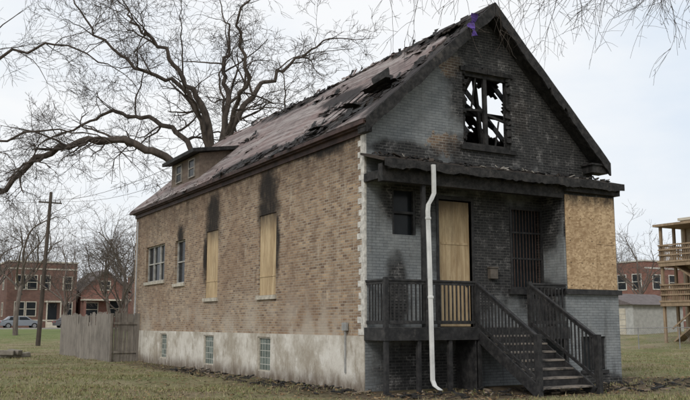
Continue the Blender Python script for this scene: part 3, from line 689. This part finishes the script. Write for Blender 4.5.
def gentree(seed,h):
    random.seed(seed); b=MB(); p=Vector((0,0,-.2)); pts=[p]; d=Vector((0,0,1))
    for i in range(5): d=(d+rv(.06)).normalized(); p=p+d*h*.075; pts.append(p.copy())
    b.tube(pts,[h*.017*(1-.07*i) for i in range(6)],7,0,cap=False)
    for k in range(6):
        a=k*1.05+random.uniform(-.3,.3); nd=Vector((math.cos(a)*.7,math.sin(a)*.7,random.uniform(.7,1.4))).normalized()
        grow(b,pts[-1]-Vector((0,0,random.uniform(0,h*.12))),nd,h*random.uniform(.36,.5),h*.008,1,4,.03,.11,.011,1.0)
    grow(b,pts[-1],Vector((0,0,1)),h*.5,h*.01,1,4,.03,.10,.011,1.0)
    return b.finish('bare_tree',[BARKL],smooth=True)
T=[gentree(3,14),gentree(8,12),gentree(21,10)]
random.seed(77)
def place(o,lat,dep,s=1,rot=0):
    p=wpos(lat,dep); o.location=(p.x,p.y,float(hgt(p.x,p.y))); o.scale=(s,)*3; o.rotation_euler=(0,0,rot)
def dup(i,lat,dep,s=1,rot=0):
    o=bpy.data.objects.new('bare_tree',T[i].data); COL.objects.link(o); place(o,lat,dep,s,rot)
place(T[0],-28.5,74,1.0,.5); place(T[1],-24.0,88,1.0,2.0); place(T[2],30.2,86,1.15,1.0)
for a in [(1,-21.5,84,1.05,.3),(0,-43,104,1.0,1),(2,-27.5,128,1.4,4),(1,-36,132,1.2,5),(0,-47,135,1.1,2.6),(2,-19.5,60,.85,.9),(2,-17.2,66,.9,2.9),
          (0,43,135,.95,1.7),(1,52,140,1,4.1),(2,36,120,.9,3.0),(1,-55,150,1.2,1.1),(0,-22,140,1.1,3.3)]: dup(*a)
b=MB(); random.seed(5)
for k in range(150):
    a=random.uniform(-1.25,.9); dist=random.uniform(190,330); v=FF*math.cos(a)*dist+RR*math.sin(a)*dist+Vector((-10.5,-17.4,0))
    h=random.uniform(8,14); p=Vector((v.x,v.y,.8)); b.tube([p,p+Vector((0,0,h*.4))],[.25,.2],4,0,cap=False)
    for j in range(26):
        d=Vector((random.gauss(0,.7),random.gauss(0,.7),random.uniform(.4,1.2))).normalized(); q=p+Vector((0,0,h*random.uniform(.2,.5)))
        e=q+d*h*random.uniform(.25,.5); b.tube([q,e],[.09,.05],3,0,cap=False)
        for m in range(4):
            e2=q.lerp(e,random.uniform(.4,1)); b.tube([e2,e2+(d+rv(.6)).normalized()*h*.14],[.05,.03],3,0,cap=False)
b.finish('distant_trees',[BARKL])

# ------------------------------------------------------------------ background buildings
RED=mat_bgbrick('red_brick',(0.24,0.095,0.07),(0.16,0.062,0.048),(0.25,0.2,0.17))
TAN=mat_bgbrick('tan_brick',(0.46,0.38,0.28),(0.36,0.29,0.2),(0.4,0.36,0.3))
BROWN=mat_bgbrick('brown_brick',(0.21,0.105,0.08),(0.14,0.07,0.055),(0.22,0.18,0.15))
LIME=mat_plain('limestone_trim',(0.5,0.46,0.38),0.85,0.15,2)
SHG=mat_plain('grey_shingles',(0.14,0.12,0.115),0.9,0.25,3)
PW=mat_wood('porch_lumber',(0.24,0.17,0.11),(0.36,0.27,0.18),'z',grain=6)
def bgwin(b,pl,off,u,z,w,h):
    P=(lambda a,c,d0,d1:((off-d1,a[0],a[1]),(off-d0,c[0],c[1]))) if pl=='x' else (lambda a,c,d0,d1:((a[0],off-d1,a[1]),(c[0],off-d0,c[1])))
    b.box(*P((u-w/2,z),(u+w/2,z+h),-.1,.02),2); t=.11
    for a,c in [((u-w/2-t,z-t),(u-w/2,z+h+t)),((u+w/2,z-t),(u+w/2+t,z+h+t)),((u-w/2,z+h),(u+w/2,z+h+t)),((u-w/2,z-t),(u+w/2,z)),((u-w/2,z+h*.5-.04),(u+w/2,z+h*.5+.04))]:
        b.box(*P(a,c,-.05,.07),1)
def flat(name,x0,y0,x1,y1,z0,h,mat,wins_y,wins_x,door=None):
    e=empty(name); b=MB(); b.box((x0,y0,z0-.5),(x1,y1,z0+h),0); b.box((x0-.12,y0-.12,z0+h),(x1+.12,y1+.12,z0+h+.18),1); b.box((x0-.05,y0-.05,z0+.9),(x1+.05,y0-.003,z0+1.1),1)
    b.box((x0-.05,y0-.06,z0+h-.9),(x1+.05,y0-.003,z0+h-.72),1)
    for u,z,w,hh in wins_y: bgwin(b,'y',y0,u,z0+z,w,hh)
    for u,z,w,hh in wins_x: bgwin(b,'x',x0,u,z0+z,w,hh)
    if door: 
        b.box((door-.6,y0-.03,z0+.9),(door+.6,y0+.1,z0+3.2),2); b.box((door-1.0,y0-1.2,z0+3.3),(door+1.0,y0-.004,z0+3.5),1)
        for s in (-.9,.8): b.box((door+s,y0-1.15,z0),(door+s+.15,y0-1.0,z0+3.3),1)
        for i in range(4): b.box((door-.8,y0-1.2-.3*i,z0-.3),(door+.8,y0-.9-.3*i+.001*i,z0+.8-.2*i),1)
    b.finish('walls_and_openings',[mat,LIME if mat is not RED else WHITE,GLASS],e); return e
z0=.95
flat('brick_apartment_building',5.6,97,14.2,109,z0,8.4,BROWN,[(7.2,1.6,1.1,1.7),(8.6,1.6,1.1,1.7),(7.2,5.0,1.1,1.7),(8.6,5.0,1.1,1.7),(10.2,5.0,1.1,1.7),(13.0,5.0,1.0,1.6),(13.2,1.7,.9,1.6)],[(100,1.6,1,1.6),(104,1.6,1,1.6),(100,5,1,1.6),(104,5,1,1.6)],door=11.2)
e=empty('brick_bungalow'); b=MB(); X0,X1,Y0,Y1=14.9,21.2,97.5,108
b.box((X0,Y0,.4),(X1,Y1,z0+5.0),0); xm=(X0+X1)/2
b.poly([(X0,Y0,z0+5.0),(X1,Y0,z0+5.0),(xm,Y0,z0+7.6)],0)
for s in (-1,1): 
    xe=X0-.35 if s<0 else X1+.35
    b.hexa([(xe,Y0-.4,z0+4.7),(xm,Y0-.4,z0+7.65),(xm,Y1,z0+7.65),(xe,Y1,z0+4.7),(xe,Y0-.4,z0+4.9),(xm,Y0-.4,z0+7.87),(xm,Y1,z0+7.87),(xe,Y1,z0+4.9)],3)
for u,z,w,h in [(16.3,1.6,1.6,1.7),(19.3,1.6,1.2,2.0),(xm,5.1,1.2,1.1)]: bgwin(b,'y',Y0,u,z0+z,w,h)
b.box((X0-.05,Y0-1.6,z0+3.6),(X1,Y0-.004,z0+3.8),1)
for x in (X0+.1,xm,X1-.4): b.box((x,Y0-1.5,z0),(x+.3,Y0-1.2,z0+3.6),0)
b.finish('walls_roof_windows',[RED,LIME,GLASS,SHG],e)
flat('brick_apartment_building',-14,99,-2,110,z0,5.6,RED,[(-12,1.6,1.2,1.7),(-9,1.6,1.2,1.7),(-4,1.6,1.2,1.7)],[],door=-6.5)
flat('brick_apartment_building',25,99,36,112,z0,7.6,BROWN,[(27,1.6,1.2,1.7),(30,1.6,1.2,1.7),(27,5,1.2,1.7),(30,5,1.2,1.7)],[],door=34)
flat('brick_apartment_building',74,55.5,90,68,.95,8.3,RED,[(u,z,1.3,1.7) for u in (76,79,82,85,88) for z in (1.6,4.9)],[(u,z,1.3,1.8) for u in (56.8,59.2,61.6,64,66.4) for z in (1.5,4.9)])
e=flat('apartment_block',38,6,52,21.2,.35,8.2,TAN,[],[(18.5,z,1,1.6) for z in (1.6,4.7)]+[(15,z,1,1.6) for z in (1.6,4.7)])
b=MB(); gz=.35
for x in (35.5,36.8,37.9):
    for y in (15.2,18.0,20.8): b.box((x,y,gz-.4),(x+.16,y+.16,gz+7.6))
for z in (2.6,5.2): 
    b.box((35.3,15,gz+z),(37.97,21.05,gz+z+.12)); b.box((35.35,15.05,gz+z-.25),(35.45,21,gz+z-.002)); b.box((35.45,20.9,gz+z-.25),(37.9,21,gz+z-.002))
    for zz in (.45,.8,1.1):
        b.box((35.36,15,gz+z+zz),(35.42,21,gz+z+zz+.09)); b.box((35.42,20.93,gz+z+zz),(37.9,20.99,gz+z+zz+.09))
    for k in range(40): b.box((35.44,15.1+k*.15,gz+z+.12),(35.48,15.14+k*.15,gz+z+1.1))
    for k in range(16): b.box((35.5+k*.15,20.88,gz+z+.12),(35.54+k*.15,20.92,gz+z+1.1))
b.box((35.2,14.9,gz+7.6),(37.97,21.2,gz+7.75))
b.beam((36.1,20.3,gz+.1),(36.1,16.6,gz+2.6),.9,.1); b.beam((36.1,16.4,gz+2.7),(36.1,20.3,gz+5.2),.9,.1)
b.beam((35.55,20.3,gz+.9),(35.55,16.6,gz+3.5),.06,.1); b.beam((35.55,16.4,gz+3.6),(35.55,20.3,gz+6.1),.06,.1)
b.finish('wooden_back_porches',[PW],e)
e=empty('garage'); b=MB(); b.box((44,31,.3),(50,37.5,3.1),0); b.hexa([(43.7,30.7,3.1),(50.3,30.7,3.1),(50.3,37.8,3.1),(43.7,37.8,3.1),(43.7,34.1,4.1),(50.3,34.1,4.1),(50.3,34.4,4.1),(43.7,34.4,4.1)],1)
b.box((43.95,31.8,.5),(43.997,36.6,2.8),2)
for k in range(1,5): b.box((43.93,31.8,.5+k*.46),(43.948,36.6,.53+k*.46),0)
b.finish('garage_walls_and_roof',[mat_plain('garage_siding',(0.4,0.4,0.38),.8,.15,3),SHG,LIME],e)
b=MB()
IR=mat_plain('galvanized_steel',(0.22,0.22,0.22),0.5,0.2,4)
xa,ya,xb,yb=24.0,22.0,40.0,9.0
n=9
for i in range(n+1):
    t=i/n; x=xa+(xb-xa)*t; y=ya+(yb-ya)*t; z=float(hgt(x,y)); b.tube([(x,y,z-.1),(x,y,z+1.25)],[.035,.035],6)
    if i<n:
        x2=xa+(xb-xa)*(i+1)/n; y2=ya+(yb-ya)*(i+1)/n; z2=float(hgt(x2,y2)); b.tube([(x,y,z+1.22),(x2,y2,z2+1.22)],[.022,.022],5)
        for k in range(18):
            f=k/18
            for s in (0,1):
                p=Vector((x+(x2-x)*f,y+(y2-y)*f,z+(z2-z)*f+(0.05 if s else 1.2))); q_=Vector((x+(x2-x)*min(1,f+.45),y+(y2-y)*min(1,f+.45),z+(1.2 if s else .05)))
                if f+.45<=1: b.tube([p,q_],[.004,.004],3,cap=False)
b.finish('chain_link_fence',[IR])
b=MB(); p=wpos(-21.5,60); z=float(hgt(p.x,p.y)); top=Vector((p.x+.35,p.y-.15,z+10.9))
b.tube([(p.x,p.y,z-.2),tuple(Vector((p.x,p.y,z)).lerp(top,.5)),tuple(top)],[.17,.14,.11],10)
c=Vector((p.x,p.y,z)).lerp(top,.93); b.beam(c-Vector((.8,0,0)),c+Vector((.8,0,0)),.09,.10)
for s in (-.7,-.35,.35,.7): b.tube([c+Vector((s,0,.05)),c+Vector((s,0,.2))],[.035,.025],6)
for s in (-.7,.7):
    a=c+Vector((s,0,.18)); 
    for dirn in (Vector((2,-38,-.8)),Vector((-60,30,0.3))):
        pts=[a+dirn*t+Vector((0,0,-1.2*4*t*(1-t))) for t in [i/10 for i in range(11)]]
        b.tube(pts,[.012]*11,3,cap=False)
b.finish('utility_pole',[mat_wood('creosoted_pole',(0.05,0.04,0.032),(0.10,0.08,0.065),'z')])
def car(x,y,z,col,rot=0,suv=False):
    e=empty('parked_car'); e.location=(x,y,z); e.rotation_euler=(0,0,rot)
    paint=M('car_paint',0.3,0.5); paint.color(paint.mix(paint.noise(3),col,tuple(q*.85 for q in col))); h=1.62 if suv else 1.42
    pr=[(-2.2,.35),(-2.25,.7),(-2.1,.92),(-1.75,.98),(-1.25,h-.02),(-.3,h),(.55,h-.04),(1.15,.98),(2.0,.86),(2.22,.65),(2.22,.35)]
    if suv: pr[3:5]=[(-2.05,1.0),(-1.85,h-.02)]
    b=MB(); k=len(pr); w=.86
    L0=[(px,-w*(1 if pz<1.0 else .82),pz) for px,pz in pr]; L1=[(px,-yy,pz) for px,yy,pz in L0]
    b.poly(L0); b.poly(L1[::-1])
    for i in range(k):
        j=(i+1)%k; b.poly([L0[i],L0[j],L1[j],L1[i]],0)
    b.finish('body',[paint.mat],e,bevel=.05)
    b=MB()
    for s in (-1,1):
        f=lambda px,pz: (px,s*(.865-.15*(pz-.98)/(h-.98))+s*.01,pz)
        x0=-1.95 if suv else -1.5
        b.poly([f(x0+.15,1.0),f(-.35,1.0),f(-.35,h-.1),f(-1.2 if not suv else -1.8,h-.1)]); b.poly([f(-.25,1.0),f(.95,1.0),f(.5,h-.1),f(-.25,h-.1)])
    b.poly([(.62,-.66,h-.07),(.62,.66,h-.07),(1.13,.75,1.02),(1.13,-.75,1.02)]); 
    b.finish('windows',[GLASS],e)
    b=MB()
    for sx in (-1.4,1.4):
        for s in (-1,1): b.tube([(sx,s*.9,.33),(sx,s*.68,.33)],[.33,.33],18,0); b.tube([(sx,s*.91,.33),(sx,s*.89,.33)],[.2,.2],12,1)
    b.finish('wheels',[mat_plain('tyre',(0.02,0.02,0.02),.8,.2,3),IR],e)
    b=MB()
    for s in (-1,1): b.box((2.18,s*.7-.15,.6),(2.235,s*.7+.15,.75),0); b.box((-2.27,s*.7-.13,.7),(-2.2,s*.7+.13,.85),1)
    b.finish('lights',[WHITE,mat_plain('tail_light',(.3,.02,.02),.3,.1,3)],e)
car(5.6,85.3,.98,(.22,.24,.27),.0); car(-1.5,85.3,.98,(.10,.12,.16),.02,True); car(11.5,85.3,.98,(.12,.12,.13),.0)
# ------------------------------------------------------------------ ground cover
def scatter(n,dmin,dmax,pw=1.0,amax=.52):
    dep=dmin+(dmax-dmin)*rng.random(n)**pw; lat=dep*(rng.random(n)*2-1)*amax
    x=-10.47+.4955*dep+.8686*lat; y=-17.40+.8686*dep-.4955*lat
    ok=~((x>-.05)&(x<7.75)&(y>-.9)&(y<19.75)) & ~((x>2.5)&(x<4.5)&(y>-3.1)&(y<0))
    return x[ok],y[ok]
def blades(n,dmin,dmax,pw,h,w,name,mat):
    x,y=scatter(n,dmin,dmax,pw)
    cl=np.sin(x*.8+2*np.sin(y*.5))+np.sin(y*1.1+x*.4)+rng.normal(0,.7,len(x))
    near=(x>-2.0)&(x<11.5)&(y>-4)&(y<20)
    keep=(cl>-.55)&(~near|(rng.random(len(x))<.22)); x=x[keep];y=y[keep]; m=len(x)
    z=hgt(x,y); a=rng.random(m)*6.28; hh=h*(.4+rng.random(m)); ww=w*(.7+rng.random(m)*.6)
    lx=rng.normal(0,.45,m)*hh; ly=rng.normal(0,.45,m)*hh
    V=np.empty((m,3,3)); c,s=np.cos(a)*ww/2,np.sin(a)*ww/2
    V[:,0]=np.stack([x-c,y-s,z-.005],-1); V[:,1]=np.stack([x+c,y+s,z-.005],-1); V[:,2]=np.stack([x+lx,y+ly,z+hh],-1)
    fastmesh(name,V.reshape(-1,3),3,mat)
GR=mat_island('grass_blades',[(0.16,0.18,0.065),(0.30,0.265,0.14),(0.11,0.145,0.045),(0.37,0.32,0.20),(0.14,0.16,0.055),(0.26,0.22,0.13)])
blades(180000,16.5,75,1.7,.075,.020,'grass',GR)
def leaves(n):
    x,y=scatter(n,16.5,50,1.4); m=len(x); z=hgt(x,y)+.012; s=.02+.03*rng.random(m); a=rng.random(m)*6.28
    V=np.empty((m,4,3))
    for k,(u,v) in enumerate([(-1,-.6),(1,-.5),(.9,.6),(-.8,.5)]):
        V[:,k]=np.stack([x+s*(u*np.cos(a)-v*np.sin(a)),y+s*(u*np.sin(a)+v*np.cos(a)),z+rng.random(m)*.03],-1)
    fastmesh('fallen_leaves',V.reshape(-1,3),4,mat_island('dry_leaves',[(0.16,0.09,0.045),(0.25,0.17,0.09),(0.08,0.05,0.03),(0.30,0.23,0.14)]))
leaves(16000)
b=MB(); random.seed(9)
for k in range(420):
    r=random.random()
    if r<.4: x=random.uniform(-1.3,-.05); y=random.uniform(-.5,12)
    elif r<.7: x=random.uniform(-.3,6); y=random.uniform(-2.6,-1.0)
    else: x=random.uniform(4.8,11); y=random.uniform(-3.2,-.9)
    l=random.uniform(.04,.35); a=random.uniform(0,6.28); z=float(hgt(x,y))+.02
    b.beam((x,y,z),(x+l*math.cos(a),y+l*math.sin(a),z+random.uniform(-.01,.06)),random.uniform(.02,.08),random.uniform(.01,.04),random.choice([0,0,0,0,1,1,2]))
b.finish('fire_debris',[CHAR,DECK,mat_plain('ash_brown_rubble',(0.2,0.16,0.12),.9,.3,6)])
b=MB()
p=wpos(-15.4,39.5)
for k in range(7):
    q=Vector((p.x+random.uniform(-.5,.5),p.y+random.uniform(-.4,.4),float(hgt(p.x,p.y))+.10+.08*(k%3))); a=random.uniform(0,3)
    b.beam(q,q+Vector((math.cos(a)*.7,math.sin(a)*.5,random.uniform(-.05,.1))),.35,.22)
b.finish('rubble_pile',[mat_plain('dirty_concrete',(0.2,0.18,0.15),.9,.3,3)],bevel=.03)

# ------------------------------------------------------------------ world, sun, camera
w=bpy.data.worlds.new('World'); scene.world=w; w.use_nodes=True; nt=w.node_tree; bg=nt.nodes['Background']
sky=nt.nodes.new('ShaderNodeTexSky'); sky.sky_type='NISHITA'; sky.sun_disc=False
SE=math.radians(38); 
sd=Vector((-.72,-.52,0)).normalized()
sky.sun_elevation=SE; sky.sun_rotation=math.atan2(sd.x,sd.y); sky.dust_density=4; sky.air_density=1.2
tc=nt.nodes.new('ShaderNodeTexCoord'); mp=nt.nodes.new('ShaderNodeMapping'); mp.inputs['Scale'].default_value=(1,1,2.6)
nz=nt.nodes.new('ShaderNodeTexNoise'); nz.inputs['Scale'].default_value=1.7; nz.inputs['Detail'].default_value=6; nz.inputs['Roughness'].default_value=.55
nt.links.new(tc.outputs['Generated'],mp.inputs[0]); nt.links.new(mp.outputs[0],nz.inputs['Vector'])
cr=nt.nodes.new('ShaderNodeValToRGB'); cr.color_ramp.elements[0].position=.38; cr.color_ramp.elements[0].color=(8.1,8.9,9.9,1); cr.color_ramp.elements[1].position=.60; cr.color_ramp.elements[1].color=(10.3,10.4,10.5,1)
nt.links.new(nz.outputs['Fac'],cr.inputs[0])
mx=nt.nodes.new('ShaderNodeMix'); mx.data_type='RGBA'; mx.inputs[0].default_value=.9
nt.links.new(sky.outputs[0],mx.inputs[6]); nt.links.new(cr.outputs[0],mx.inputs[7]); nt.links.new(mx.outputs[2],bg.inputs[0]); bg.inputs[1].default_value=.1
sl=bpy.data.lights.new('sun','SUN'); sl.energy=1.5; sl.angle=math.radians(12); sl.color=(1,.965,.91)
so=bpy.data.objects.new('sun',sl); COL.objects.link(so)
dv=Vector((sd.x*math.cos(SE),sd.y*math.cos(SE),math.sin(SE))); so.rotation_euler=dv.to_track_quat('Z','Y').to_euler(); so.location=(-20,-20,30)
cam=bpy.data.cameras.new('camera'); co=bpy.data.objects.new('camera',cam); COL.objects.link(co)
co.location=(-10.47,-17.40,1.6); co.rotation_euler=(math.radians(98.3),0,-math.atan2(.4955,.8686)); cam.lens=44.1; cam.sensor_width=36; cam.clip_end=5000; cam.clip_start=.1
scene.camera=co
scene.view_settings.view_transform='Standard'; scene.view_settings.look='None'; scene.view_settings.exposure=0
